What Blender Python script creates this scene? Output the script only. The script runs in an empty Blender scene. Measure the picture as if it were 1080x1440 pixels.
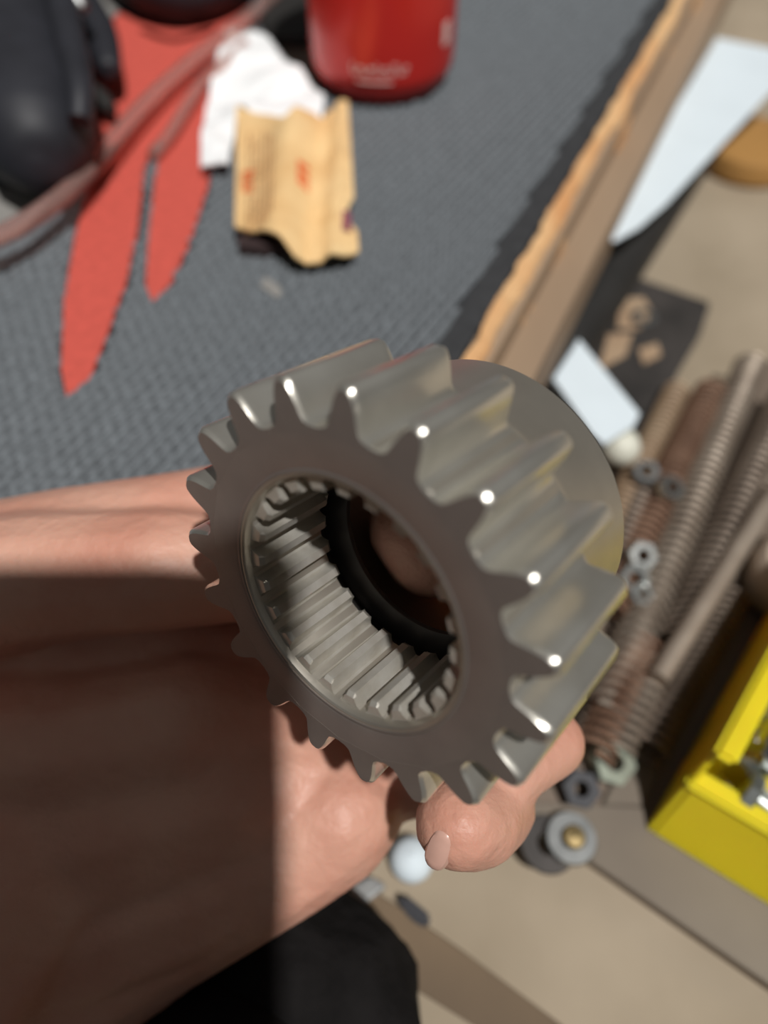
import bpy, bmesh, math, random
from mathutils import Vector, Matrix, noise
random.seed(7)
MM = 0.001
# ------------------------------------------------------------------ camera
PITCH = math.radians(55)
CAMH = 173.0                      # camera height over the mat, mm
FPX = 1050.0
CAM = Vector((0, 0, CAMH))
RX = Vector((1, 0, 0))
FW = Vector((0, math.cos(PITCH), -math.sin(PITCH)))
UP = Vector((0, math.sin(PITCH), math.cos(PITCH)))
cd = bpy.data.cameras.new('camera')
cam = bpy.data.objects.new('camera', cd)
bpy.context.scene.collection.objects.link(cam)
cam.location = CAM * MM
cam.rotation_euler = (math.pi / 2 - PITCH, 0, 0)
cd.sensor_fit = 'VERTICAL'; cd.sensor_height = 36; cd.sensor_width = 27
cd.lens = FPX / 1440 * 36
cd.clip_start = 0.008; cd.clip_end = 20
cd.dof.use_dof = True
cd.dof.focus_distance = 0.140
cd.dof.aperture_fstop = cd.lens / 4.3
bpy.context.scene.camera = cam
# ------------------------------------------------------------------ world and sun
S = bpy.context.scene
w = bpy.data.worlds.new('room_light'); S.world = w; w.use_nodes = True
nt = w.node_tree; bg = nt.nodes['Background']
tc = nt.nodes.new('ShaderNodeTexCoord'); sp = nt.nodes.new('ShaderNodeSeparateXYZ')
rp = nt.nodes.new('ShaderNodeValToRGB'); mp = nt.nodes.new('ShaderNodeMapRange')
nt.links.new(tc.outputs['Generated'], sp.inputs[0]); nt.links.new(sp.outputs['Z'], mp.inputs[0])
mp.inputs[1].default_value = -1; mp.inputs[2].default_value = 1
nt.links.new(mp.outputs[0], rp.inputs[0]); nt.links.new(rp.outputs[0], bg.inputs[0])
rp.color_ramp.elements[0].color = (.05, .042, .036, 1); rp.color_ramp.elements[0].position = .38
rp.color_ramp.elements[1].color = (.80, .80, .78, 1); rp.color_ramp.elements[1].position = .95
bg.inputs[1].default_value = 0.135
def sun_dir(cx, cy, cz):
    return (RX * cx + UP * cy - FW * cz).normalized()
L = sun_dir(.22, .29, 1.0)
ld = bpy.data.lights.new('work_lamp', 'SUN'); lo = bpy.data.objects.new('work_lamp', ld)
S.collection.objects.link(lo); ld.energy = 3.3; ld.angle = math.radians(2.0); ld.color = (1, .975, .94)
lo.rotation_euler = L.to_track_quat('Z', 'Y').to_euler(); lo.location = L * .8
S.view_settings.view_transform = 'Standard'; S.view_settings.look = 'None'
S.view_settings.gamma = 1; S.view_settings.use_curve_mapping = False
S.view_settings.exposure = 0.0
# ------------------------------------------------------------------ helpers
def ray(px, py):
    return RX * ((px - 540) / FPX) + UP * ((720 - py) / FPX) + FW
def at(px, py, z=0.0):            # the place in the room (mm) at height z seen there
    r = ray(px, py); return CAM + r * ((z - CAMH) / r.z)
def dp(px, py, d):                # at depth d from the lens
    return CAM + ray(px, py) * d
def cv(x, y, z):                  # camera frame (right, up, forward) to room
    return CAM + RX * x + UP * y + FW * z
def link(o): S.collection.objects.link(o); return o
def tag(o, label=None, cat=None, group=None, kind=None):
    if label: o['label'] = label
    if cat: o['category'] = cat
    if group: o['group'] = group
    if kind: o['kind'] = kind
    return o
def thing(name, loc, label, cat, group=None):
    o = bpy.data.objects.new(name, None); o.empty_display_size = .01
    o.location = Vector(loc) * MM; link(o); return tag(o, label, cat, group)
def build(name, verts, faces, m, parent=None, smooth=False):
    """verts in room mm; object origin at the parent's, or at the base centre"""
    vs = [Vector(v) for v in verts]
    if parent is not None: org = parent.matrix_basis.translation / MM
    else:
        n = len(vs); org = Vector((sum(v.x for v in vs) / n, sum(v.y for v in vs) / n, min(v.z for v in vs)))
    me = bpy.data.meshes.new(name)
    me.from_pydata([((v - org) * MM)[:] for v in vs], [], faces)
    bm = bmesh.new(); bm.from_mesh(me); bmesh.ops.recalc_face_normals(bm, faces=bm.faces); bm.to_mesh(me); bm.free()
    if smooth:
        me.shade_smooth()
        try: me.set_sharp_from_angle(angle=math.radians(38))
        except Exception: pass
    me.materials.append(m)
    o = bpy.data.objects.new(name, me); link(o)
    if parent is None: o.location = org * MM
    else: o.parent = parent
    return o
def build_loc(name, verts, faces, m, parent, smooth=True, ang=38):
    me = bpy.data.meshes.new(name); me.from_pydata([(Vector(v) * MM)[:] for v in verts], [], faces)
    bm = bmesh.new(); bm.from_mesh(me); bmesh.ops.recalc_face_normals(bm, faces=bm.faces); bm.to_mesh(me); bm.free()
    if smooth:
        me.shade_smooth(); me.set_sharp_from_angle(angle=math.radians(ang))
    me.materials.append(m); o = bpy.data.objects.new(name, me); link(o); o.parent = parent; return o
def slab(poly, z0, z1):
    n = len(poly)
    v = [(p[0], p[1], z0) for p in poly] + [(p[0], p[1], z1) for p in poly]
    f = [list(range(n)), list(range(n, 2 * n))] + [[i, (i + 1) % n, n + (i + 1) % n, n + i] for i in range(n)]
    return v, f
def pslab(pxs, z, th, name, m, parent=None):
    v, f = slab([at(x, y, z + th) for x, y in pxs], z, z + th)
    return build(name, v, f, m, parent)
def tube(path, rad, seg=12, caps=True):
    pts = [Vector(p) for p in path]; n = len(pts); V = []; F = []
    rr = rad if isinstance(rad, (list, tuple)) else [rad] * n
    t = (pts[1] - pts[0]).normalized(); nn = t.orthogonal().normalized()
    for i, p in enumerate(pts):
        t = (pts[min(i + 1, n - 1)] - pts[max(i - 1, 0)]).normalized()
        nn = (nn - t * nn.dot(t)).normalized(); b = t.cross(nn)
        for k in range(seg):
            a = 2 * math.pi * k / seg; V.append(p + (nn * math.cos(a) + b * math.sin(a)) * rr[i])
    for i in range(n - 1):
        for k in range(seg):
            F.append([i * seg + k, i * seg + (k + 1) % seg, (i + 1) * seg + (k + 1) % seg, (i + 1) * seg + k])
    if caps: F += [list(range(seg)), list(range((n - 1) * seg, n * seg))]
    return V, F
def spline_pts(P, k=8):
    P = [Vector(p) for p in P]; out = []
    for i in range(len(P) - 1):
        a = P[max(i - 1, 0)]; b = P[i]; c = P[i + 1]; d = P[min(i + 2, len(P) - 1)]
        for j in range(k):
            t = j / k
            out.append(.5 * ((2 * b) + (c - a) * t + (2 * a - 5 * b + 4 * c - d) * t * t + (3 * b - a - 3 * c + d) * t ** 3))
    out.append(P[-1]); return out
def lathe(prof, seg, frame, close=False):
    """prof (r,l); frame = (origin, u, v, n)"""
    o, u, v, n = frame; V = []; F = []
    for r, l in prof:
        for k in range(seg):
            a = 2 * math.pi * k / seg; V.append(o + n * l + (u * math.cos(a) + v * math.sin(a)) * r)
    m = len(prof)
    for i in range(m if close else m - 1):
        j = (i + 1) % m
        for k in range(seg): F.append([i * seg + k, i * seg + (k + 1) % seg, j * seg + (k + 1) % seg, j * seg + k])
    return V, F
# ------------------------------------------------------------------ materials
def mat(name, col, rough=.6, metal=0.0, var=.12, scale=60, bump=0.0, bscale=None, spec=.5, trans=0, sss=0, col2=None, ior=1.45, contrast=None, stretch=None, dist=.0005):
    m = bpy.data.materials.new(name); m.use_nodes = True; t = m.node_tree; b = t.nodes['Principled BSDF']
    b.inputs['Roughness'].default_value = rough; b.inputs['Metallic'].default_value = metal
    b.inputs['Specular IOR Level'].default_value = spec; b.inputs['Transmission Weight'].default_value = trans
    b.inputs['IOR'].default_value = ior
    if sss:
        b.inputs['Subsurface Weight'].default_value = sss; b.inputs['Subsurface Radius'].default_value = (1, .35, .2); b.inputs['Subsurface Scale'].default_value = .0035
    g = t.nodes.new('ShaderNodeTexCoord'); n = t.nodes.new('ShaderNodeTexNoise'); n.inputs['Scale'].default_value = scale; n.inputs['Detail'].default_value = 5
    mpg = t.nodes.new('ShaderNodeMapping'); t.links.new(g.outputs['Object'], mpg.inputs[0]); t.links.new(mpg.outputs[0], n.inputs[0])
    if stretch: mpg.inputs['Rotation'].default_value = stretch[0]; mpg.inputs['Scale'].default_value = stretch[1]
    r = t.nodes.new('ShaderNodeValToRGB'); t.links.new(n.outputs[0], r.inputs[0])
    c2 = col2 if col2 else tuple(min(1, c * (1 + var)) for c in col)
    c1 = col if col2 else tuple(c * (1 - var) for c in col)
    r.color_ramp.elements[0].color = (*c1, 1); r.color_ramp.elements[1].color = (*c2, 1)
    lo_, hi_ = contrast if contrast else (.3, .7)
    r.color_ramp.elements[0].position = lo_; r.color_ramp.elements[1].position = hi_
    t.links.new(r.outputs[0], b.inputs['Base Color'])
    if bump:
        n2 = t.nodes.new('ShaderNodeTexNoise'); n2.inputs['Scale'].default_value = bscale or scale * 4; n2.inputs['Detail'].default_value = 4
        t.links.new(mpg.outputs[0], n2.inputs[0])
        bp = t.nodes.new('ShaderNodeBump'); bp.inputs['Strength'].default_value = bump; bp.inputs['Distance'].default_value = dist
        t.links.new(n2.outputs[0], bp.inputs['Height']); t.links.new(bp.outputs[0], b.inputs['Normal'])
    return m
M = dict(
    matfab=mat('mat_fabric', (.158, .175, .190), .85, var=.3, scale=500, bump=.4, bscale=1800),
    matbase=mat('mat_base', (.030, .032, .036), .9, var=.2, scale=500),
    matedge=mat('mat_edge_rubber', (.035, .037, .04), .7, var=.2, scale=200),
    red=mat('red_print', (.60, .095, .07), .75, var=.12, scale=300, bump=.3, bscale=1500),
    grey=mat('grey_print', (.26, .25, .235), .8, var=.1, scale=300),
    steel=mat('ground_steel', (.66, .63, .56), .28, .84, var=.16, scale=90, bump=.06, bscale=700, col2=(.82, .80, .73)),
    hubsteel=mat('turned_steel', (.58, .54, .47), .40, .84, var=.1, scale=60, bump=.05, bscale=600),
    spl=mat('spline_steel', (.66, .64, .59), .36, .55, scale=130, col2=(.46, .42, .35), bump=.15, bscale=900),
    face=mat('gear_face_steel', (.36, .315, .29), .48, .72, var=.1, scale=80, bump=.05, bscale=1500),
    skin=mat('skin', (.60, .285, .205), .48, scale=45, col2=(.70, .40, .30), bump=.6, bscale=300, sss=.2, dist=.0009),
    nail=mat('fingernail', (.60, .36, .29), .25, var=.05, scale=200),
    wood=mat('plywood_top', (.27, .185, .12), .75, scale=14, col2=(.38, .275, .185), bump=.3, stretch=((0, 0, .44), (1, .12, 1))),
    woodraw=mat('torn_plywood', (.62, .30, .12), .85, scale=45, col2=(.78, .52, .27), bump=.8, bscale=300, stretch=((0, 0, .44), (1, .35, 1)), dist=.002),
    hard=mat('shelf_board', (.29, .235, .165), .8, scale=16, col2=(.39, .32, .235), bump=.2),
    floorm=mat('dark_boards', (.20, .14, .085), .8, scale=14, col2=(.12, .085, .055), bump=.2),
    plate=mat('dull_steel_plate', (.165, .125, .095), .55, .3, scale=22, col2=(.235, .185, .145), bump=.2),
    frame=mat('worn_tray_frame', (.165, .135, .105), .55, .1, scale=18, col2=(.21, .175, .135), bump=.15),
    dark=mat('blackened_or_shade_steel', (.045, .042, .040), .45, .4, scale=40, col2=(.09, .08, .075), bump=.2),  # blackened bracket metal; in the gear bore it stands in for shade
    black=mat('black_plastic', (.022, .023, .030), .58, var=.2, scale=60, bump=.1),
    blackrub=mat('black_rubber', (.02, .019, .018), .6, var=.2, scale=60),
    cloth=mat('black_cloth', (.010, .009, .009), .95, var=.3, scale=90, bump=.8, bscale=120, dist=.003, spec=.15),
    white=mat('white_paper', (.70, .79, .85), .8, var=.03, scale=40, bump=.2, bscale=60),
    tissue=mat('white_tissue', (.93, .95, .96), .9, var=.02, scale=40, bump=.4, bscale=80),
    kraft=mat('kraft_card', (.74, .46, .20), .75, scale=50, col2=(.88, .63, .32), bump=.2),
    kraftshade=mat('card_shade', (.05, .03, .03), .9),  # near-black, painted shade beneath the carton
    ink=mat('brown_ink', (.40, .22, .10), .8, var=.05), inkred=mat('orange_red_ink', (.78, .17, .05), .8, var=.05),
    purple=mat('purple_ink', (.25, .07, .10), .8, var=.05),
    can=mat('red_can_paint', (.70, .035, .028), .24, .12, var=.05, scale=30),
    alu=mat('dark_aluminium', (.06, .05, .05), .4, .8),
    wprint=mat('white_print', (.85, .62, .58), .5, var=.03),
    zinc=mat('zinc_plated', (.62, .64, .62), .22, 1, var=.15, scale=200), zincdull=mat('dull_zinc', (.30, .31, .31), .4, .9, var=.2, scale=150),
    brass=mat('brass', (.60, .45, .22), .3, 1, var=.1, scale=150),
    bolt=mat('galvanised_bolt', (.42, .45, .44), .35, .9, var=.3, scale=100),
    rust=mat('rusty_spring', (.15, .08, .05), .75, .1, scale=90, col2=(.27, .16, .105), bump=.3),
    brown=mat('brown_spring_steel', (.30, .24, .19), .45, .45, scale=60, col2=(.46, .39, .32), bump=.2),
    darkspr=mat('dark_spring_steel', (.18, .14, .11), .45, .45, scale=60, col2=(.32, .26, .21), bump=.2),
    tanrod=mat('tan_rod', (.36, .24, .15), .55, .1, scale=40, col2=(.44, .32, .21)),
    yellow=mat('yellow_plastic', (.80, .64, .015), .38, var=.06, scale=30, sss=.5),
    amber=mat('amber_wood', (.36, .19, .06), .45, scale=18, col2=(.5, .27, .085), stretch=((0, 0, .3), (1, .2, 1))),
    beige=mat('beige_plastic', (.52, .42, .33), .5, var=.06),
    ivory=mat('ivory_plastic', (.70, .70, .60), .4, var=.05),
    green=mat('greenish_zinc', (.36, .40, .33), .35, .6, var=.2, scale=200),
    phone=mat('dark_phone_glass', (.02, .02, .022), .3),
)
def hose_mat():
    m = bpy.data.materials.new('clear_brown_hose'); m.use_nodes = True; t = m.node_tree; b = t.nodes['Principled BSDF']
    b.inputs['Base Color'].default_value = (.74, .47, .42, 1); b.inputs['Roughness'].default_value = .15
    b.inputs['Transmission Weight'].default_value = .75; b.inputs['IOR'].default_value = 1.3
    n = t.nodes.new('ShaderNodeTexNoise'); n.inputs['Scale'].default_value = 80
    bp = t.nodes.new('ShaderNodeBump'); bp.inputs['Strength'].default_value = .1; bp.inputs['Distance'].default_value = .0005
    t.links.new(n.outputs[0], bp.inputs['Height']); t.links.new(bp.outputs[0], b.inputs['Normal']); return m
M['hose'] = hose_mat()
# ------------------------------------------------------------------ structure: bench top, shelf and floor boards
ZS = -84.0                                              # lower shelf surface
E0 = at(945, 0); E1 = at(650, 500)                      # mat edge line on the bench
ed = (E0 - E1).normalized(); en = Vector((ed.y, -ed.x, 0))   # along the edge, and outwards (right)
def ep(s, t, z=0): return E1 + ed * s + en * t + Vector((0, 0, z))
YF = at(0, 845, 0).y
def epy(t, y, z=0):               # point on the line t outwards from the mat edge at depth y
    b_ = E1 + en * t; return b_ + ed * ((y - b_.y) / ed.y) + Vector((0, 0, z))
v, f = slab([epy(9, YF), ep(700, 9), ep(700, -800), (-620, YF, 0)], -22, -3.2)
tag(build('trim_1', v, f, M['wood']), kind='structure', label='plywood bench top under the ribbed mat')
bench_front = [epy(4, YF), ep(700, 4), ep(700, 22), epy(22, YF)]
v, f = slab(bench_front, -46, -16)
tag(build('trim_2', v, f, M['wood']), kind='structure', label='worn wooden rail along the front of the bench top')
v, f = slab([(-500, -420, 0), (900, -420, 0), (900, 1100, 0), (-500, 1100, 0)], -420, -400)
tag(build('floor', v, f, M['floorm']), kind='structure')
pp = [at(x, y, ZS - 6) for x, y in ((430, 1250), (800, 1480))]
sd = (pp[1] - pp[0]).normalized()
v, f = slab([(-400, -60, 0), (800, -60, 0), (800, 900, 0), (-400, 900, 0)], ZS - 18, ZS - 6)
tag(build('trim_3', v, f, M['hard']), kind='structure', label='tan shelf board below the bench')
plk = pslab([(430, 1235), (480, 1225), (560, 1275), (660, 1345), (800, 1450), (760, 1500), (600, 1400), (420, 1290)], ZS - 5.9, 4, 'brown_lath', M['floorm']); tag(plk, 'dark brown wooden lath on the tan shelf below the palm', 'lath')
v, f = slab([(-300, -250, 0), (700, -250, 0), (700, 300, 0), (-300, 300, 0)], ZS - 62, ZS - 50)
tag(build('trim_4', v, f, M['floorm']), kind='structure', label='brown lower board beneath the tan shelf')
# torn plywood edge: ragged strip, stuff splinters
V = []; F = []; s = (epy(6, YF) - E1).dot(ed); i = 0
while s < 560:
    a = .6 + 1.6 * noise.noise(Vector((s * .05, 0, 0))) + random.uniform(-.5, .5)
    b = 8 + 2.6 * noise.noise(Vector((s * .03, 9, 0))) + random.uniform(-.6, .6)
    z1 = -.6 + random.uniform(-.3, .5)
    for (t, z) in ((a, -3), (a, z1), (b - 2.5, z1 - .6), (b, -7), (b + .5, -16)): V.append(ep(s, t, z))
    if i:
        o = i * 5
        for k in range(4): F.append([o - 5 + k, o - 4 + k, o + 1 + k, o + k])
    s += random.uniform(2.5, 5); i += 1
te = build('plywood_edge', V, F, M['woodraw']); tag(te, 'torn splintery orange plywood edge along the mat border', 'wood edge')
# ------------------------------------------------------------------ mat with ribs and red print
mt = thing('bench_mat', ep(0, -200, -3), 'dark grey ribbed workbench mat printed with red claw marks', 'mat')
mpoly = [epy(0, YF), ep(650, 0), ep(650, -760), (-600, YF, 0)]
v, f = slab(mpoly, -3, -.6); build('mat_base', v, f, M['matbase'], mt)
v, f = slab([epy(0, YF), ep(650, 0), ep(650, -9), epy(-9, YF)], -.6, .5); build('border', v, f, M['matedge'], mt)
REDP = [(165, 18), (255, 40), (352, 0), (345, 40), (330, 80), (307, 170), (294, 255), (267, 340), (241, 396), (214, 425), (205, 400), (209, 330), (218, 250), (228, 196), (212, 203), (203, 240), (192, 330), (176, 400), (150, 470), (125, 535), (95, 563), (86, 520), (90, 420), (106, 330), (130, 240), (136, 130), (120, 60)]
GREYP = [(-40, 262), (70, 268), (55, 300), (20, 322), (-40, 345)]
GREYP2 = [(125, -10), (175, -10), (165, 18), (140, 70), (125, 60)]
def inside(pt, poly):
    c = False; n = len(poly); x, y = pt.x, pt.y
    for i in range(n):
        a = poly[i]; b = poly[i - 1]
        if (a.y > y) != (b.y > y) and x < (b.x - a.x) * (y - a.y) / (b.y - a.y) + a.x: c = not c
    return c
RW = [at(x, y, .4) for x, y in REDP]; GW = [at(x, y, .4) for x, y in GREYP]; GW2 = [at(x, y, .4) for x, y in GREYP2]
for P_, m_, nm in ((RW, M['red'], 'red_print'), (GW, M['grey'], 'grey_print'), (GW2, M['grey'], 'grey_print')):
    v, f = slab(P_, -.6, .35); build(nm, v, f, m_, mt)
ra = at(700, 330); rb = at(748, 275); rd = (rb - ra).normalized(); rn = Vector((-rd.y, rd.x, 0))
V = []; F = []; PIT = 4.0; org = ep(0, 0)
for ir in range(-190, 190):
    c = org + rn * (ir * PIT); prev = None; s = -620.0
    while s < 620:
        p = c + rd * s; d = (p - E1); t = d.dot(en); q = d.dot(ed)
        ok = -700 < t < -9.5 and -330 < q < 560 and not (inside(p, RW) or inside(p, GW) or inside(p, GW2)) and -260 < p.x < 200 and p.y > YF + 1
        if ok:
            hgt = .5 + (1.1 if (int(s / 2.6) + ir) % 2 else .3) + random.uniform(-.15, .15)
            base = len(V); wv = rn * (PIT * .40)
            V += [p - wv + Vector((0, 0, -.6)), p - wv * .45 + Vector((0, 0, hgt)), p + wv * .45 + Vector((0, 0, hgt)), p + wv + Vector((0, 0, -.6))]
            if prev is not None:
                for k in range(3): F.append([prev + k, prev + k + 1, base + k + 1, base + k])
            prev = base
        else: prev = None
        s += 2.6
tag(build('rib', V, F, M['matfab'], mt), kind='stuff')
# ------------------------------------------------------------------ gear
GN = Vector((.61319036, .3964413, .68325096)).normalized()
def c2w(d): return (RX * d.x + UP * d.y + FW * d.z).normalized()
gn = c2w(GN); gu = c2w(Vector((-.74423339, 0, .66791965))); gv = c2w(Vector((-.26479094, .91806007, -.29504486)))
GC = cv(-6.82678741, -15.34910853, 119.29372712)
PH = 7.2544; NT = 19; R = 38.0; RR = 30.7; LT = 23.2; LH = 43.4
gear = bpy.data.objects.new('gear', None); link(gear); gear.empty_display_size = .02
tag(gear, 'grey steel pinion gear with splined bore and round hub, held in the hand', 'gear')
mw = Matrix((gu, gv, gn)).transposed().to_4x4(); mw.translation = GC * MM
gear.matrix_world = mw
FR = (Vector((0, 0, 0)), Vector((1, 0, 0)), Vector((0, 1, 0)), Vector((0, 0, 1)))
SEG = 152
def lb(name, prof, m, seg=SEG, close=False, parent=gear, ang=30):
    v, f = lathe(prof, seg, FR, close); return build_loc(name, v, f, m, parent, ang=ang)
lb('gear_body', [(22.9, -.0), (22.5, .25), (22.0, 1.4), (21.9, 19), (25.4, 19.2), (25.4, LH - .8), (25.9, LH), (28.4, LH), (29.2, LH - .9), (29.3, 27), (29.9, 25), (RR, LT + .2), (RR, .5), (RR - .3, 0), (24.4, 0), (24.1, .18), (23.6, .18), (23.3, 0)], M['hubsteel'], close=True)
lb('front_face', [(23.25, -.12), (23.4, -.2), (24.0, -.05), (24.4, -.2), (RR - .12, -.2), (RR - .12, .3), (23.25, .3)], M['face'], close=True)
lb('undercut_shade_ring', [(22.0, 19.02), (24.9, 19.3), (24.9, 22.6), (18.9, 22.8), (18.4, 23.0), (18.4, 24.0), (18.9, 24.2), (25.3, 24.4), (25.3, 19.02)], M['dark'], close=True)  # undercut and web coloured dark to paint the shade inside the bore
# tooth: cross-section around its own centre line, chamfered at both ends
def tooth_section(shrink=0.0, tipc=0.0):
    half = [(9.45, 30.62), (6.9, 30.8), (5.75, 31.4), (4.95, 32.6), (4.35, 34.0), (3.7, 35.4), (2.95, 36.7), (2.2, 37.6), (1.3, 38.0)]
    P = []
    for a, r in half: P.append((a - shrink * 1.2 * (r > 31), r - tipc * max(0, (r - 31) / 7)))
    pts = [(-a, r) for a, r in P] + [(a, r) for a, r in reversed(P)]
    out = []
    for a, r in pts: out.append((r * math.cos(math.radians(a)), r * math.sin(math.radians(a))))
    return out + [(29.9 * math.cos(math.radians(9.45)), 29.9 * math.sin(math.radians(9.45))), (29.9 * math.cos(math.radians(-9.45)), 29.9 * math.sin(math.radians(-9.45)))]
rings = [(-.215, .45, .7), (.35, .1, .15), (.8, 0, 0), (LT - 1.2, 0, 0), (LT - .4, .12, .3), (LT, .5, 1.0), (LT + .6, 1.0, 3.2)]
V = []; F = []
for l, sh, tp in rings:
    for x, y in tooth_section(sh, tp): V.append((x, y, l))
n = len(V) // len(rings)
for i in range(len(rings) - 1):
    for k in range(n): F.append([i * n + k, i * n + (k + 1) % n, (i + 1) * n + (k + 1) % n, (i + 1) * n + k])
F += [list(range(n)), list(range((len(rings) - 1) * n, len(rings) * n))]
t0 = build_loc('tooth', V, F, M['steel'], gear, ang=35)
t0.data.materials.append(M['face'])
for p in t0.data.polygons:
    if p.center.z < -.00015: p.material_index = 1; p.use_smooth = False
M['yellow'].node_tree.nodes['Principled BSDF'].inputs['Subsurface Radius'].default_value = (1, .7, .1)
for k in range(NT):
    t = t0 if k == 0 else t0.copy()
    if k: link(t); t.parent = gear
    t.rotation_euler = (0, 0, PH + 2 * math.pi * k / NT)
# inner splines
NS = 24
def spsec(c=0):
    half = [(6.4, 22.1), (4.6, 21.7), (3.6, 21.0), (2.9, 20.0), (2.2, 19.35 + c)]
    return [(r * math.cos(math.radians(a)), r * math.sin(math.radians(a))) for a, r in [(-a, r) for a, r in half] + [(a, r) for a, r in reversed(half)]]
V = []; F = []; rg = [(1.3, .7), (2.0, 0), (17.8, 0), (18.9, .8)]
for l, c in rg:
    for x, y in spsec(c): V.append((x, y, l))
n = len(V) // len(rg)
for i in range(len(rg) - 1):
    for k in range(n): F.append([i * n + k, i * n + (k + 1) % n, (i + 1) * n + (k + 1) % n, (i + 1) * n + k])
F += [list(range(n)), list(range((len(rg) - 1) * n, len(rg) * n))]
s0 = build_loc('spline_tooth', V, F, M['spl'], gear, ang=25)
for k in range(NS):
    t = s0 if k == 0 else s0.copy()
    if k: link(t); t.parent = gear
    t.rotation_euler = (0, 0, .08 + 2 * math.pi * k / NS)
# ------------------------------------------------------------------ hand
def metahand(chains, vox):
    """union of tapered chains of balls, remeshed into one continuous skin"""
    bm = bmesh.new()
    for ch in chains:
        for (a, ra), (b, rb_) in zip(ch, ch[1:]):
            a = Vector(a); b = Vector(b); nst = max(2, int((b - a).length / 2.2))
            for i in range(nst + 1):
                t = i / nst; c = a.lerp(b, t); r = ra + (rb_ - ra) * t
                bmesh.ops.create_icosphere(bm, subdivisions=2, radius=r * MM, matrix=Matrix.Translation(c * MM))
    me = bpy.data.meshes.new('tmp'); bm.to_mesh(me); bm.free()
    o = bpy.data.objects.new('tmp', me); link(o)
    md = o.modifiers.new('r', 'REMESH'); md.mode = 'VOXEL'; md.voxel_size = vox * MM
    ms = o.modifiers.new('s', 'SMOOTH'); ms.factor = .6; ms.iterations = 7
    dg = bpy.context.evaluated_depsgraph_get(); dg.update()
    out = bpy.data.meshes.new_from_object(o.evaluated_get(dg))
    bpy.data.objects.remove(o); return out
def q(px, py, d): return dp(px, py, d)
def ga(l, a, b): return GC + gn * l + gu * a + gv * b
chains = [
    # thumb, lying over the top of the palm toward the hub
    [(q(-170, 850, 176), 19), (q(60, 812, 173), 16.0), (q(230, 800, 171), 14.5), (q(350, 800, 174), 12.5), (q(440, 790, 182), 9)],
    # index finger behind it, running behind the bore
    [(q(-150, 830, 186), 18), (q(95, 762, 186), 14), (q(230, 735, 184), 12.5), (q(350, 705, 190), 11), (q(460, 780, 194), 10.5), (ga(60, 15, -2), 11), (ga(50, 13.0, -2), 11.5), (ga(38.5, 12.0, -3), 12.5), (ga(38.5, 11.0, -7), 12)],
    # web and palm
    [(q(-120, 930, 194), 20), (q(120, 915, 192), 17), (q(260, 905, 192), 14), (q(380, 930, 194), 12)],
    [(q(-120, 1060, 182), 22), (q(120, 1050, 180), 20), (q(260, 1020, 183), 20), (q(380, 1010, 190), 16)],
    [(q(-100, 1200, 186), 28), (q(150, 1150, 184), 25), (q(330, 1110, 184), 20), (q(440, 1090, 187), 15)],
    [(q(100, 1280, 186), 25), (q(270, 1235, 184), 20), (q(400, 1180, 184), 16.5), (q(478, 1142, 182), 15.5)],
    [(q(230, 1290, 186), 18), (q(330, 1245, 184), 15.5), (q(400, 1205, 182), 15), (q(470, 1160, 182), 14.5)],
    [(q(-60, 1400, 190), 28), (q(120, 1330, 188), 24), (q(250, 1280, 186), 17)],
    # middle finger
    [(q(400, 960, 198), 13), (q(500, 890, 192), 11), (q(600, 900, 192), 10.5), (ga(60, 1, -16), 11), (ga(50, -6, -12), 11), (ga(42, -9, -8), 11)],
    # ring finger, showing past the teeth at lower right
    [(q(440, 1030, 196), 12), (q(620, 1020, 190), 10), (q(752, 1030, 178), 8.6), (q(775, 1045, 168), 8), (q(715, 1085, 158), 7.5)],
    # little finger, curled so its tip comes back below the gear
    [(q(470, 1100, 190), 12.5), (q(600, 1090, 188), 10.3), (q(690, 1110, 174), 10), (q(690, 1135, 162), 10), (q(668, 1155, 152), 9.8), (q(646, 1158, 147), 9.2)],
    # wrist and forearm
    [(q(60, 1200, 182), 28), (q(-100, 1400, 176), 32), (q(-300, 1600, 170), 36)],
]
hm = metahand(chains, 1.3); hm.materials.clear(); hm.materials.append(M['skin']); hm.shade_smooth()
person = thing('person', q(-100, 1300, 215), 'bare hand curled around the steel gear from below, with a black sleeve', 'person')
hm.transform(Matrix.Translation(-person.location)); hm.name = 'hand'
hand = bpy.data.objects.new('hand', hm); link(hand); hand.parent = person
def nail(c, ax, nm, rx, ry):
    c = Vector(c); ax = Vector(ax).normalized(); nm = Vector(nm); nm = (nm - ax * nm.dot(ax)).normalized(); sd_ = ax.cross(nm)
    V = []; F = []; nr, ns = 5, 20
    V.append(c + nm * .9)
    for i in range(1, nr + 1):
        for k in range(ns):
            a = 2 * math.pi * k / ns; e = i / nr
            cx = math.copysign(abs(math.cos(a)) ** .75, math.cos(a)) * e * rx; cy = math.copysign(abs(math.sin(a)) ** .75, math.sin(a)) * e * ry
            V.append(c + ax * cx + sd_ * cy + nm * (.9 - .8 * (cy / ry) ** 2 - .5 * (cx / rx) ** 2 - (.8 if i == nr else 0)))
    for k in range(ns): F.append([0, 1 + k, 1 + (k + 1) % ns])
    for i in range(nr - 1):
        for k in range(ns):
            a = 1 + i * ns; b = a + ns; F.append([a + k, a + (k + 1) % ns, b + (k + 1) % ns, b + k])
    return build('fingernail', V, F, M['nail'], person, smooth=True)
tipc = q(640, 1156, 147)
nd = (-RX * .45 - UP * .30 - FW * .80).normalized()
nail(tipc + nd * 8.0, (-UP * .8 - RX * .25 + FW * .2), nd, 4.6, 2.6)
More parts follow.
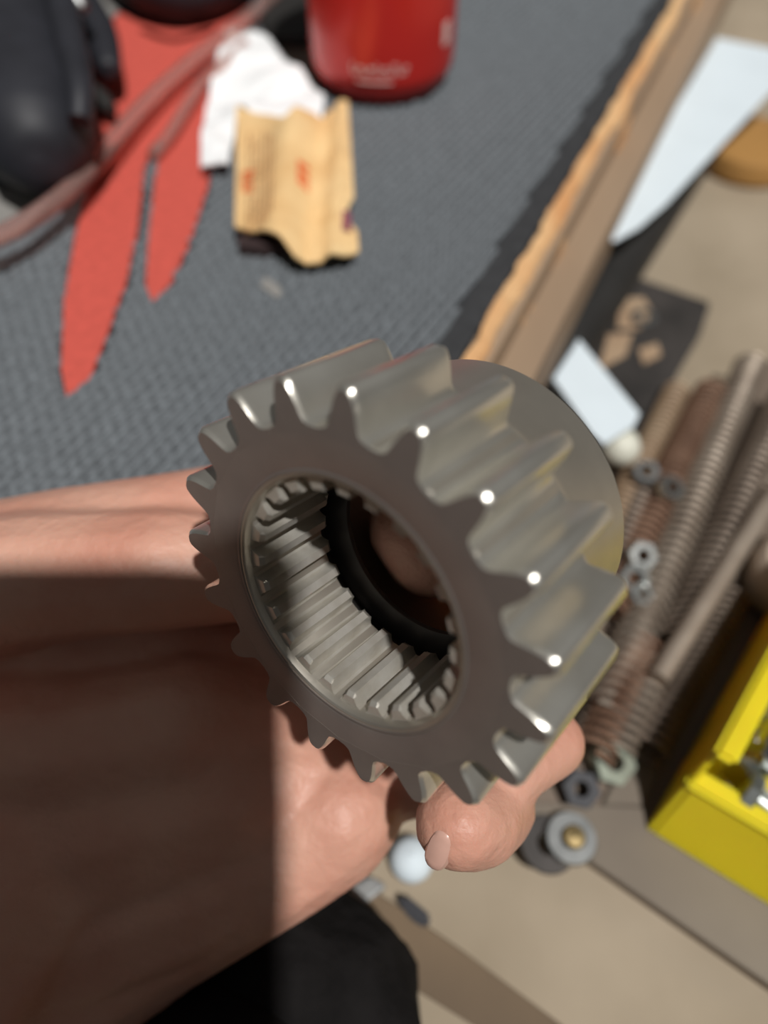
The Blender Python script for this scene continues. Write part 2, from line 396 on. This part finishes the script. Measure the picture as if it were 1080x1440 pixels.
# sleeve: crumpled black cloth at the wrist, bottom of the picture
def blob(name, chain, m, parent, amp=3.0, fq=.05, seg=28):
    pts = [c[0] for c in chain]; path = spline_pts(pts, 6); k = len(path)
    rr = []
    for i in range(k):
        t = i / 6; j = min(int(t), len(chain) - 2); u = t - j; rr.append(chain[j][1] * (1 - u) + chain[j + 1][1] * u)
    V, F = tube(path, rr, seg)
    V = [v + (v - path[i // seg]).normalized() * amp * noise.noise(v * fq) * 2 for i, v in enumerate(V)]
    return build(name, V, F, m, parent, smooth=True)
sleeve_path = [(q(380, 1700, 170), 28), (q(330, 1540, 184), 29), (q(350, 1440, 196), 27), (q(410, 1395, 200), 26), (q(466, 1410, 200), 24), (q(490, 1480, 196), 21), (q(500, 1600, 186), 18)]
blob('jacket_sleeve', sleeve_path, M['cloth'], person, 2.6, .06, 36)
# ------------------------------------------------------------------ drinks can
cb = at(538, 108, 0.6)
can = thing('drinks_can', cb, 'red drinks can with blurred white print standing on the mat', 'can')
up = Vector((0, 0, 1)); fr = (cb, Vector((1, 0, 0)), Vector((0, 1, 0)), up)
v, f = lathe([(24, 1.2), (26, 0), (27.5, .6), (28.6, 2.4)], 64, fr); build('bottom_rim', v, f, M['alu'], can, True)  # near-black metal ring at the base of the can
v, f = lathe([(28.6, 2.4), (31, 5.5), (32.6, 9), (33.1, 13), (33.1, 104), (31, 110), (27, 116)], 64, fr); build('can_body', v, f, M['can'], can, True)
v, f = lathe([(27, 116), (27.6, 117.4), (26.6, 118), (25.6, 116.5), (25, 113.5), (1, 113.5)], 64, fr); build('lid', v, f, M['zinc'], can, True)
def can_mark(a0, z0, wd, ht, name='white_print'):
    V = []; n = 5
    for j in (0, 1):
        for i in range(n + 1):
            a = math.radians(a0) + wd / 33.3 * i / n
            for rr_ in (33.05, 33.3): V.append(cb + Vector((math.sin(a) * rr_, -math.cos(a) * rr_, z0 + j * ht)))
    F = []
    m = 2 * (n + 1)
    for i in range(n):
        F += [[2 * i + 1, 2 * i + 3, m + 2 * i + 3, m + 2 * i + 1], [2 * i, 2 * i + 2, 2 * i + 3, 2 * i + 1], [m + 2 * i, m + 2 * i + 2, m + 2 * i + 3, m + 2 * i + 1]]
    return V, F
def merged(lst):
    V = []; F = []
    for v, f in lst: F += [[i + len(V) for i in ff] for ff in f]; V += v
    return V, F
ms = []
a = -24
for i, (wd, ht) in enumerate([(2.2, 4.6), (1.8, 3.4), (2.0, 3.4), (2.6, 3.4), (1.6, 4.8), (2, 3.4), (2.0, 3.4), (1.8, 4.8), (2, 3.4), (2, 3.4)]):
    ms.append(can_mark(a, 15.5, wd * .35, ht)); ms.append(can_mark(a + 1.6, 15.5 + (ht - 1 if i % 2 else 0), wd * .55, 1)); a += wd * 1.95 + .6
ms.append(can_mark(-20, 12.2, 16, .9))
v, f = merged(ms); build('white_lettering', v, f, M['wprint'], can)
ms = []; a = -38
for i, (wd, ht) in enumerate([(3, 7), (2.5, 6), (3, 7), (2.8, 6), (2.6, 7), (3, 6), (2.5, 7), (3, 6), (2.6, 7), (3, 6)]):
    ms.append(can_mark(a, 58, wd * .4, ht)); ms.append(can_mark(a + 2, 58 + (ht - 1.5 if i % 2 else 0), wd * .6, 1.5)); a += wd * 1.95 + 1.6
v, f = merged(ms); build('upper_lettering', v, f, M['wprint'], can)
v, f = can_mark(52, 22, 5, 9); build('side_emblem', v, f, M['wprint'], can)
# ------------------------------------------------------------------ tissue and torn kraft carton
def sheet(name, pxs, z, th, m, parent=None, amp=2.0, fq=.06, n=26, ridge=None):
    """crumpled thick sheet over a polygon given where it lies"""
    poly = [at(x, y, z) for x, y in pxs]
    bm = bmesh.new(); vs = [bm.verts.new(p) for p in poly]; bm.faces.new(vs)
    bmesh.ops.triangulate(bm, faces=bm.faces[:])
    bmesh.ops.subdivide_edges(bm, edges=bm.edges[:], cuts=11, use_grid_fill=True)
    for v in bm.verts:
        h = noise.noise(v.co * fq) * amp + noise.noise(v.co * fq * 3.1) * amp * .3 + amp * .6
        if ridge: h += ridge(v.co)
        v.co.z = z + max(0, h)
    g = bmesh.ops.extrude_face_region(bm, geom=bm.faces[:])
    for e in g['geom']:
        if isinstance(e, bmesh.types.BMVert): e.co.z += th
    bm.verts.index_update()
    V = [v.co.copy() for v in bm.verts]; F = [[v.index for v in f.verts] for f in bm.faces]; bm.free()
    return build(name, V, F, m, parent, True)
tis = sheet('paper_tissue', [(318, 62), (348, 48), (372, 60), (425, 112), (457, 150), (452, 178), (408, 188), (372, 185), (338, 168), (330, 205), (325, 250), (285, 248), (289, 180), (300, 120)], 1.2, .9, M['tissue'], amp=5, fq=.05)
tag(tis, 'crumpled white paper tissue lying between the hose and the red can', 'tissue')
kr = thing('torn_carton', at(415, 265, 1), 'torn flattened brown kraft carton with faded orange print, lying on the mat', 'carton')
KP = [(333, 156), (372, 168), (402, 188), (420, 174), (456, 168), (462, 158), (490, 155), (494, 215), (498, 285), (490, 300), (492, 318), (503, 330), (505, 358), (478, 369), (415, 374), (398, 360), (368, 342), (332, 328)]
kx = lambda p: (p - at(415, 265, 8)).x
def kridge(c):
    u = (c - at(400, 270, 8)).x; w_ = (c - at(448, 270, 8)).x
    return 6.5 * math.exp(-(u / 8) ** 2) - 4.0 * math.exp(-(w_ / 3.0) ** 2) + 2.5 * math.exp(-((w_ - 7) / 4) ** 2)
sheet('card', KP, 5.5, 1.0, M['kraft'], kr, amp=1.6, ridge=kridge)
v, f = slab([at(x, y, 3) for x, y in ((340, 175), (400, 200), (480, 175), (482, 330), (420, 352), (368, 355), (336, 352))], .9, 5.3); build('underside_shade', v, f, M['kraftshade'], kr)  # dark plate under the lifted card, painting the shade below it
def print_lines(name, rows, m, parent, z):
    V = []; F = []
    for (x0, y0, x1, y1, wpx) in rows:
        a = at(x0, y0, z); b = at(x1, y1, z); d = (b - a).normalized(); s_ = Vector((-d.y, d.x, 0)) * wpx * .2
        k = len(V); nn = 8
        for i in range(nn + 1):
            p = a.lerp(b, i / nn); h = 5.5 + max(0, noise.noise(Vector((p.x, p.y, 5.5)) * .06) * 1.6 + noise.noise(Vector((p.x, p.y, 5.5)) * .186) * .48 + .96 + kridge(Vector((p.x, p.y, 0)))) + 1.0
            V += [Vector((p.x, p.y, h + .7)) - s_, Vector((p.x, p.y, h + .7)) + s_, Vector((p.x, p.y, h - .9)) + s_, Vector((p.x, p.y, h - .9)) - s_]
        for i in range(nn):
            o = k + 4 * i
            for j in range(4): F.append([o + j, o + (j + 1) % 4, o + 4 + (j + 1) % 4, o + 4 + j])
    return build(name, V, F, m, parent)
rows = []
for i in range(6):
    x = 350 + i * 7; y = 185 + (i % 3) * 8
    while y < 325 - (i % 2) * 10:
        l = random.uniform(12, 30); rows.append((x, y, x - 1, min(y + l, 330), 1.7)); y += l + 5
print_lines('small_print', rows, M['ink'], kr, 8)
rr_ = []
for x0 in (342, 420):
    for j, yy in enumerate((240, 252, 264)):
        rr_ += [(x0, yy, x0 + 15, yy, 2.6), (x0, yy + 5, x0 + 15, yy + 5 + (j - 1) * 2, 2.2)]
    rr_.append((x0 + 2, 240, x0 + 2, 270, 1.6))
print_lines('orange_print', rr_, M['inkred'], kr, 8)
print_lines('purple_print', [(486, 300, 486, 325, 6), (490, 302, 490, 325, 5)], M['purple'], kr, 8)
# ------------------------------------------------------------------ hose, tool, cases
def up_(p, z): return Vector((p.x, p.y, z))
hp = [at(-70, 350, 16), at(0, 331, 15), at(55, 300, 14), (at(110, 256, 12)), at(162, 195, 10), at(215, 137, 8), at(275, 84, 7), at(335, 38, 7), at(400, -20, 8)]
v, f = tube(spline_pts(hp, 8), 3.5, 18); o = build('clear_hose', v, f, M['hose'], smooth=True)
tag(o, 'thick clear brownish hose curving across the red print', 'hose')
hp = [at(214, 218, 4), at(238, 190, 4.5), at(262, 150, 5), at(288, 112, 5), at(316, 88, 5), at(345, 62, 5)]
v, f = tube(spline_pts(hp, 8), 2.4, 14); o = build('clear_hose', v, f, M['hose'], smooth=True)
tag(o, 'short thinner clear tube end lying just right of the thick hose', 'hose')
tool = thing('power_tool', at(40, 120, 0), 'large black plastic tool housing with a lever, cut off by the top left corner', 'tool')
def lump(name, chain, m, parent, sq=1.0, seg=24):
    path = spline_pts([c[0] for c in chain], 7); rr = []
    for i in range(len(path)):
        t = i / 7; j = min(int(t), len(chain) - 2); u = t - j; rr.append(chain[j][1] * (1 - u) + chain[j + 1][1] * u)
    V, F = tube(path, rr, seg); return build(name, V, F, m, parent, True)
lump('housing', [(at(-60, -150, 28), 26), (at(-10, -30, 27), 27), (at(25, 80, 25), 25), (at(45, 160, 24), 23.5), (at(52, 205, 23), 20), (at(54, 232, 22), 12), (at(55, 240, 22), 3)], M['black'], tool)
lump('grip_ridge', [(at(70, -60, 44), 6), (at(95, 40, 43), 6), (at(112, 120, 40), 5), (at(112, 170, 34), 4)], M['black'], tool)
lump('lever', [(at(75, -70, 22), 9), (at(108, -10, 20), 9), (at(138, 45, 18), 8.5), (at(152, 90, 16), 6), (at(154, 100, 16), 3)], M['black'], tool)
lump('trigger', [(at(110, 120, 10), 5), (at(140, 140, 8), 5), (at(158, 156, 7), 2.5)], M['blackrub'], tool)
lump('lever_highlight', [(at(92, -30, 42), 4), (at(102, -8, 40), 4.5), (at(118, 14, 36), 3)], M['zincdull'], tool)  # pale metal lump standing in for the highlight on the black lever
case = thing('rounded_case', at(255, -30, 0), 'rounded black plastic case at the top edge above the red print', 'case')
lump('case_body', [(at(150, -75, 16), 6), (at(175, -50, 16), 13), (at(215, -28, 16), 15.5), (at(260, -20, 16), 16), (at(310, -34, 16), 14), (at(350, -60, 16), 9), (at(370, -80, 16), 4)], M['black'], case)
lump('case_ridge', [(at(190, -50, 33), 2), (at(240, -38, 33.5), 2.5), (at(300, -50, 32), 2)], M['black'], case)
def bevelled_box(name, pxs, z, th, m, bv=1.0, parent=None):
    o = pslab(pxs, z, th, name, m, parent)
    bm = bmesh.new(); bm.from_mesh(o.data); bmesh.ops.bevel(bm, geom=bm.edges[:], offset=bv * MM, segments=2, affect='EDGES'); bm.to_mesh(o.data); bm.free()
    return o
tag(bevelled_box('black_block', [(372, -40), (432, -40), (434, 52), (378, 50), (366, 20)], .9, 6, M['blackrub'], 1), 'small black block left of the red can', 'block')
tag(bevelled_box('card_scrap', [(385, 58), (440, 60), (446, 118), (436, 124), (412, 98)], .9, .9, M['frame'], .2), 'grey brown card scrap between tissue and can', 'card')
tag(bevelled_box('chip', [(372, 388), (392, 400), (398, 414), (388, 418), (366, 402)], 1.0, .5, M['grey'], .1), 'pale grey smudge of dried glue on the mat', 'smudge')
# ------------------------------------------------------------------ right side: strips, bars, plates
def paper(name, pxz, th, m, label, cat):
    P = [at(x, y, z) for x, y, z in pxz]; n = len(P)
    V = P + [p + Vector((0, 0, th)) for p in P]
    F = [list(range(n)), list(range(n, 2 * n))] + [[i, (i + 1) % n, n + (i + 1) % n, n + i] for i in range(n)]
    return tag(build(name, V, F, m), label, cat)
paper('paper_strip', [(1008, 55, -38), (1140, 82, -38), (1080, 135, -38), (935, 290, -38), (898, 322, -38), (862, 342, -38), (848, 326, -38)], .8, M['white'], 'long pointed white paper strip beside the bench rail', 'paper')
paper('paper_tag', [(788, 450, -58), (898, 585, -58), (890, 602, -58), (848, 628, -58), (830, 612, -58), (752, 500, -58)], 1.6, M['white'], 'short white paper tag right behind the gear hub', 'paper')
# black bar lying in the gap
a = at(1030, 130, ZS + 16); b = at(745, 560, ZS + 16); v, f = tube([a.lerp(b, i / 10) for i in range(11)], 13.5, 20)
tag(build('black_pipe', v, f, M['blackrub'], smooth=True), 'thick black pipe in the gap beside the bench rail', 'pipe')
tray = thing('steel_tray', at(900, 900, ZS - 6), 'brown grey metal tray carrying the springs and the yellow bin', 'tray')
TP = [(742, 1150), (1110, 1405), (1300, 1250), (1300, 560), (1085, 505), (1000, 560), (880, 520), (700, 700), (620, 1000)]
pslab(TP, ZS - 5.9, 5.9, 'tray_plate', M['plate'], tray)
bevelled_box('tray_rail', [(745, 1128), (905, 1135), (1110, 1262), (1200, 1330), (1110, 1403), (742, 1150)], ZS + .05, 2.2, M['frame'], .5, tray)
bevelled_box('tray_rail', [(1010, 780), (1050, 800), (905, 1133), (848, 1131)], ZS + .05, 2.2, M['frame'], .5, tray)
dk = thing('dark_bracket', at(900, 480, ZS - 6), 'blackened flat metal bracket with worn tan patches behind the springs', 'bracket')
bevelled_box('bracket_plate', [(862, 400), (885, 384), (1000, 424), (985, 470), (955, 520), (930, 580), (880, 640), (800, 640), (790, 560)], ZS + .1, 4.5, M['dark'], 1.2, dk)
for pts in ([(872, 420), (905, 418), (918, 440), (900, 462), (868, 462)], [(855, 470), (890, 468), (880, 500), (842, 520)], [(898, 490), (925, 482), (930, 500), (905, 512)]):
    pslab(pts, ZS + 4.4, .6, 'worn_patch', M['tanrod'], dk)
cz = at(905, 448, ZS + 5); v, f = lathe([(3.4, 0), (6, 0), (6.6, .8), (6, 1.8), (3.4, 1.8)], 28, (cz, Vector((1, 0, 0)), Vector((0, 1, 0)), up), True); build('washer', v, f, M['zincdull'], dk, True)
# round amber disc
zc = at(1052, 215, ZS); dsk = thing('wooden_disc', zc, 'round amber wooden disc at the right edge under the paper strip', 'disc')
fr2 = (zc - Vector((0, 0, 5)), Vector((1, 0, 0)), Vector((0, 1, 0)), up)
v, f = lathe([(.5, 0), (30, 0), (31.5, 1.5), (31.5, 12), (30, 14), (27.5, 14.4), (26.5, 13.2), (.5, 13.2)], 64, fr2); build('disc_body', v, f, M['amber'], dsk, True)
# ------------------------------------------------------------------ coil springs and rods
def coil(p0, p1, rad, wire, pitch, m, label, grp, z=0):
    a = at(*p0, ZS + 2.4 + rad + z); b = at(*p1, ZS + 2.4 + rad + z); ax = b - a; Ln = ax.length; ax.normalize()
    s_ = Vector((-ax.y, ax.x, 0)); turns = Ln / pitch; n = int(turns * 12); V = []; F = []; sg = 5
    for i in range(n + 1):
        th = 2 * math.pi * i / 12; rdir = s_ * math.cos(th) + up * math.sin(th); c = a + ax * (pitch * i / 12) + rdir * (rad - wire)
        for k in range(sg):
            al = 2 * math.pi * k / sg; V.append(c + (rdir * math.cos(al) + ax * math.sin(al)) * wire)
    for i in range(n):
        for k in range(sg): F.append([i * sg + k, i * sg + (k + 1) % sg, (i + 1) * sg + (k + 1) % sg, (i + 1) * sg + k])
    F += [list(range(sg)), list(range(n * sg, n * sg + sg))]
    o = build('coil_spring', V, F, m, smooth=True); return tag(o, label, 'spring', grp)
coil((952, 548), (828, 800), 6.0, .95, 3.2, M['tanrod'], 'tan coil spring nearest the white paper tag', 'coil springs on the tray')
coil((1000, 548), (853, 860), 7.2, 1.1, 3.4, M['rust'], 'rust red coil spring, second from the white paper tag', 'coil springs on the tray')
coil((1056, 512), (850, 1000), 7.4, 1.1, 4.0, M['brown'], 'long grey brown coil spring in the middle of the row', 'coil springs on the tray')
coil((1104, 560), (948, 905), 7.0, 1.1, 4.0, M['darkspr'], 'dark brown coil spring just left of the smooth tan rod', 'coil springs on the tray')
coil((905, 905), (832, 1065), 7.6, 1.1, 3.6, M['rust'], 'short orange rusted coil spring below the gear teeth', 'coil springs on the tray')
coil((1030, 838), (908, 1058), 6.8, 1.05, 3.5, M['darkspr'], 'dark fine coil spring nearest the yellow bin', 'coil springs on the tray')
coil((925, 930), (868, 1055), 6.3, 1.0, 3.6, M['brown'], 'short brown coil spring between the rusted one and the dark fine one', 'coil springs on the tray', 1)
coil((1120, 610), (975, 870), 6.6, 1.0, 3.6, M['brown'], 'brown coil spring right of the smooth tan rod at the picture edge', 'coil springs on the tray')
coil((905, 690), (845, 830), 6.0, 1.0, 3.4, M['darkspr'], 'short dark coil spring half hidden behind the gear hub', 'coil springs on the tray', 1)
a = at(1090, 690, ZS + 17.5); b = at(925, 955, ZS + 17); v, f = tube([a.lerp(b, i / 8) for i in range(9)], [3.8] * 9, 16)
tag(build('round_rod', v, f, M['brown'], smooth=True), 'smooth tan rod lying across the springs toward the bin', 'rod')
# ------------------------------------------------------------------ nuts, bolts and washers
def hexnut(c, r, h, hole, ax, name, m, label, cat, grp=None, parent=None):
    ax = Vector(ax).normalized(); u_ = ax.orthogonal().normalized(); w_ = ax.cross(u_); V = []; F = []; n = 24
    def hexr(a): k = (a % (math.pi / 3)) - math.pi / 6; return r * math.cos(math.pi / 6) / math.cos(k)
    prof = [(hole, 0, 0), (1, .0, .94), (1, h * .12, 1.0), (1, h * .88, 1.0), (1, h, .94), (hole, h, 0)]
    for kind, l, sc in prof:
        for k in range(n):
            a = 2 * math.pi * k / n; rr = hole if sc == 0 else hexr(a) * sc
            V.append(c + ax * l + (u_ * math.cos(a) + w_ * math.sin(a)) * rr)
    m_ = len(prof)
    for i in range(m_):
        j = (i + 1) % m_
        for k in range(n): F.append([i * n + k, i * n + (k + 1) % n, j * n + (k + 1) % n, j * n + k])
    o = build(name, V, F, m, parent); 
    if label: tag(o, label, cat, grp)
    return o
up = Vector((0, 0, 1))
G = 'loose nuts among the springs'
hexnut(at(938, 690, ZS + 18), 5.5, 4.5, 2.6, (.2, -.3, 1), 'hex_nut', M['zinc'], 'shiny hex nut resting on the rust red spring', 'nut', G)
hexnut(at(908, 668, ZS + 16), 5.5, 4, 2.8, (-.2, -.2, 1), 'hex_nut', M['zincdull'], 'dull hex nut just left of the shiny nut on the springs', 'nut', G)
hexnut(at(897, 782, ZS + 18), 5.8, 5, 2.6, (.1, -.5, .9), 'hex_nut', M['zinc'], 'brightest hex nut close to the right rim of the gear hub', 'nut', G)
hexnut(at(890, 812, ZS + 15), 6, 4, 2.8, (-.1, -.6, .8), 'hex_nut', M['zinc'], 'hex nut tucked just under the brightest one', 'nut', G)
hexnut(at(900, 838, ZS + 14), 4.6, 3, 2.4, (0, -.2, 1), 'hex_nut', M['zinc'], 'small shiny nut lowest of those beside the gear', 'nut', G)
hexnut(at(852, 1068, ZS + 3), 8, 7, 3, (.2, -.4, .9), 'hex_nut', M['green'], 'pale greenish nut at the lower end of the springs', 'nut', G)
hexnut(at(812, 1108, ZS + 2.5), 6.5, 6, 2.5, (0, -.3, .9), 'hex_nut', M['black'], 'blackened nut left below the greenish one', 'nut', G)
wt = thing('washer_stack', at(785, 1185, ZS + 2.5), 'steel washer with brass centre lying at the tray corner', 'washer')
c = at(802, 1180, ZS + 5); v, f = lathe([(3.6, 0), (7.6, 0), (8.2, 1), (7.6, 2.4), (3.6, 2.4)], 32, (c, RX, Vector((0, 1, 0)), up), True); build('outer_ring', v, f, M['zincdull'], wt, True)
c = at(806, 1178, ZS + 6.5); v, f = lathe([(.3, 0), (3.4, 0), (3.8, 1), (3.0, 2.4), (.3, 2.6)], 24, (c, RX, Vector((0, 1, 0)), up)); build('centre_plug', v, f, M['brass'], wt, True)
c = at(770, 1188, ZS + 2.4); v, f = lathe([(3.6, 0), (8.6, 0), (9, 1), (8.6, 2.2), (3.6, 2.2)], 32, (c, RX, Vector((0, 1, 0)), up), True); build('lower_ring', v, f, M['dark'], wt, True)
# ivory knob
kb = at(868, 640, ZS + 10); v, f = lathe([(.2, 0), (6, 0), (8, 3), (8.2, 7), (6, 11), (3, 12.6), (.2, 13)], 28, (kb, RX, Vector((0, 1, 0)), up))
tag(build('ivory_knob', v, f, M['ivory'], smooth=True), 'small ivory knob touching the lower corner of the paper tag', 'knob')
kb = at(1092, 830, ZS + 3); v, f = lathe([(.2, 0), (13, 0), (15, 4), (15, 18), (12, 22), (.2, 24)], 32, (kb, RX, Vector((0, 1, 0)), up))
tag(build('beige_cap', v, f, M['beige'], smooth=True), 'rounded beige cap at the right edge above the yellow bin', 'cap')
# small bits at the lower middle
kb = at(578, 1212, ZS - 5.5); v, f = lathe([(.2, 0), (6, 0), (7, 3), (6.6, 7), (4, 10), (.2, 11)], 28, (kb, RX, Vector((0, 1, 0)), up))
tag(build('white_cap', v, f, M['white'], smooth=True), 'small bright white cap seen just left of the curled fingertip', 'cap')
tag(bevelled_box('black_clip', [(556, 1262), (572, 1258), (608, 1288), (600, 1306), (576, 1292)], ZS - 5.9, 6, M['black'], 1), 'small black clip below the white cap', 'clip')
tag(bevelled_box('steel_offcut', [(470, 1262), (520, 1232), (545, 1245), (500, 1282)], ZS - 5.9, 5, M['zincdull'], .8), 'grey steel offcut peeping out under the palm edge', 'offcut')
# ------------------------------------------------------------------ yellow bin with bolts
A0 = at(905, 1168, ZS); A1 = at(1112, 800, ZS)
bd = (A1 - A0).normalized(); bn = Vector((bd.y, -bd.x, 0)); fq_ = at(1080, 1277, ZS) - A0
print('bin front angle', math.degrees(fq_.angle(bd)))
bnf = fq_.normalized()
BH = 47; BL = (A1 - A0).length; BW = 125
bin_ = thing('parts_bin', A0 + bd * BL / 2 + bnf * BW / 2, 'yellow plastic parts bin full of bolts at the right edge', 'bin')
def bp_(s, t, z): return A0 + bd * s + bnf * t + Vector((0, 0, z))
def box8(name, s0, s1, t0, t1, z0, z1, m, parent, bv=.8):
    V = [bp_(s, t, z) for z in (z0, z1) for s, t in ((s0, t0), (s1, t0), (s1, t1), (s0, t1))]
    F = [[0, 1, 2, 3], [4, 5, 6, 7], [0, 1, 5, 4], [1, 2, 6, 5], [2, 3, 7, 6], [3, 0, 4, 7]]
    o = build(name, V, F, m, parent); bm = bmesh.new(); bm.from_mesh(o.data); bmesh.ops.bevel(bm, geom=bm.edges[:], offset=bv * MM, segments=2, affect='EDGES'); bm.to_mesh(o.data); bm.free(); return o
def prism_t(name, outline, t0, t1, m):
    V = [bp_(a, t, z) for t in (t0, t1) for a, z in outline]; n = len(outline)
    F = [list(range(n)), list(range(n, 2 * n))] + [[i, (i + 1) % n, n + (i + 1) % n, n + i] for i in range(n)]
    o = build(name, V, F, m, bin_); bm = bmesh.new(); bm.from_mesh(o.data); bmesh.ops.bevel(bm, geom=bm.edges[:], offset=.5 * MM, segments=2, affect='EDGES'); bm.to_mesh(o.data); bm.free(); return o
side = [(0, 2.3), (BL, 2.3), (BL, BH), (16, BH), (9, BH - 19)]
prism_t('side_wall', side, 0, 2, M['yellow']); prism_t('side_wall', side, BW - 2, BW, M['yellow'])
prism_t('front_wall', [(0, 2.3), (2.4, 2.3), (11, BH - 19), (8.6, BH - 19)], 2, BW - 2, M['yellow'])
box8('back_wall', BL - 2, BL, 2, BW - 2, 2.3, BH, M['yellow'], bin_)
box8('bottom', 2, BL - 2, 2, BW - 2, 2.3, 4.3, M['yellow'], bin_)
box8('rim', 12, BL + 1, -.6, 6.0, BH, BH + 3.5, M['yellow'], bin_, 1.3)
box8('rim', 8, 15, -.6, BW + 1, BH - 19, BH - 16, M['yellow'], bin_, 1.3)
def bolt(c, ax, ln, r, m):
    ax = Vector(ax).normalized(); e = thing('hex_bolt', c, None, None)
    hexnut(c, r * 1.75, r * 1.1, .2, -ax, 'bolt_head', m, None, None, parent=e)
    path = [c + ax * (ln * i / 40) for i in range(41)]
    v, f = tube(path, [r if i < 12 else r * (1.0 if i % 2 else .86) for i in range(41)], 12); build('shank', v, f, m, e, True); return e
random.seed(3)
bl = [((1046, 1082), (1, .4), 'nearest the bin corner, lying across'), ((1062, 1122), (.8, -.7), 'pointing down right just inside the front rim'), ((1070, 1060), (.7, .7), 'lying behind the corner bolt'),
      ((1078, 1010), (.6, .9), 'farthest along the side wall'), ((1052, 1040), (.9, .3), 'lying along the side wall behind the corner')]
for i, ((x, y), d, desc) in enumerate(bl):
    c = at(x, y, ZS + 24 + (i % 3) * 4); e = bolt(c, (d[0], d[1], random.uniform(-.25, .15)), 26, 3.6, M['bolt'] if i % 2 else M['zinc'])
    tag(e, 'galvanised bolt in the yellow bin, ' + desc, 'bolt', 'bolts in the yellow bin')
random.seed(5); V = []; F = []
for i in range(60):
    c = bp_(random.uniform(26, BL - 14), random.uniform(14, BW - 14), random.uniform(8, 24)); ax = Vector((random.uniform(-1, 1), random.uniform(-1, 1), random.uniform(-.3, .3))).normalized()
    v, f = tube([c - ax * 9, c - ax * 6, c - ax * 5.9, c + ax * 9], [4.6, 4.6, 2.5, 2.5], 6); F += [[k + len(V) for k in ff] for ff in f]; V += v
tag(build('bolt_heap', V, F, M['bolt']), 'heap of dull steel bolts filling the bottom of the yellow bin', 'bolts', kind='stuff')
# ------------------------------------------------------------------ the phone held above (outside the picture), which shades the palm
PX0, PX1, PY0, PY1 = 19, -57, 40, -124
ph = thing('phone', cv((PX0 + PX1) / 2, (PY0 + PY1) / 2, -22), 'dark phone held above the scene, outside the picture', 'phone')
P = []
for z in (-18, -26):
    for cx, cy, a0 in ((PX0 - 8, PY0 - 8, 0), (PX1 + 8, PY0 - 8, 90), (PX1 + 8, PY1 + 8, 180), (PX0 - 8, PY1 + 8, 270)):
        for k in range(6):
            a = math.radians(a0 + 18 * k); P.append(cv(cx + 8 * math.cos(a), cy + 8 * math.sin(a), z))
n = len(P) // 2
build('phone_body', P, [list(range(n)), list(range(n, 2 * n))] + [[i, (i + 1) % n, n + (i + 1) % n, n + i] for i in range(n)], M['phone'], ph)
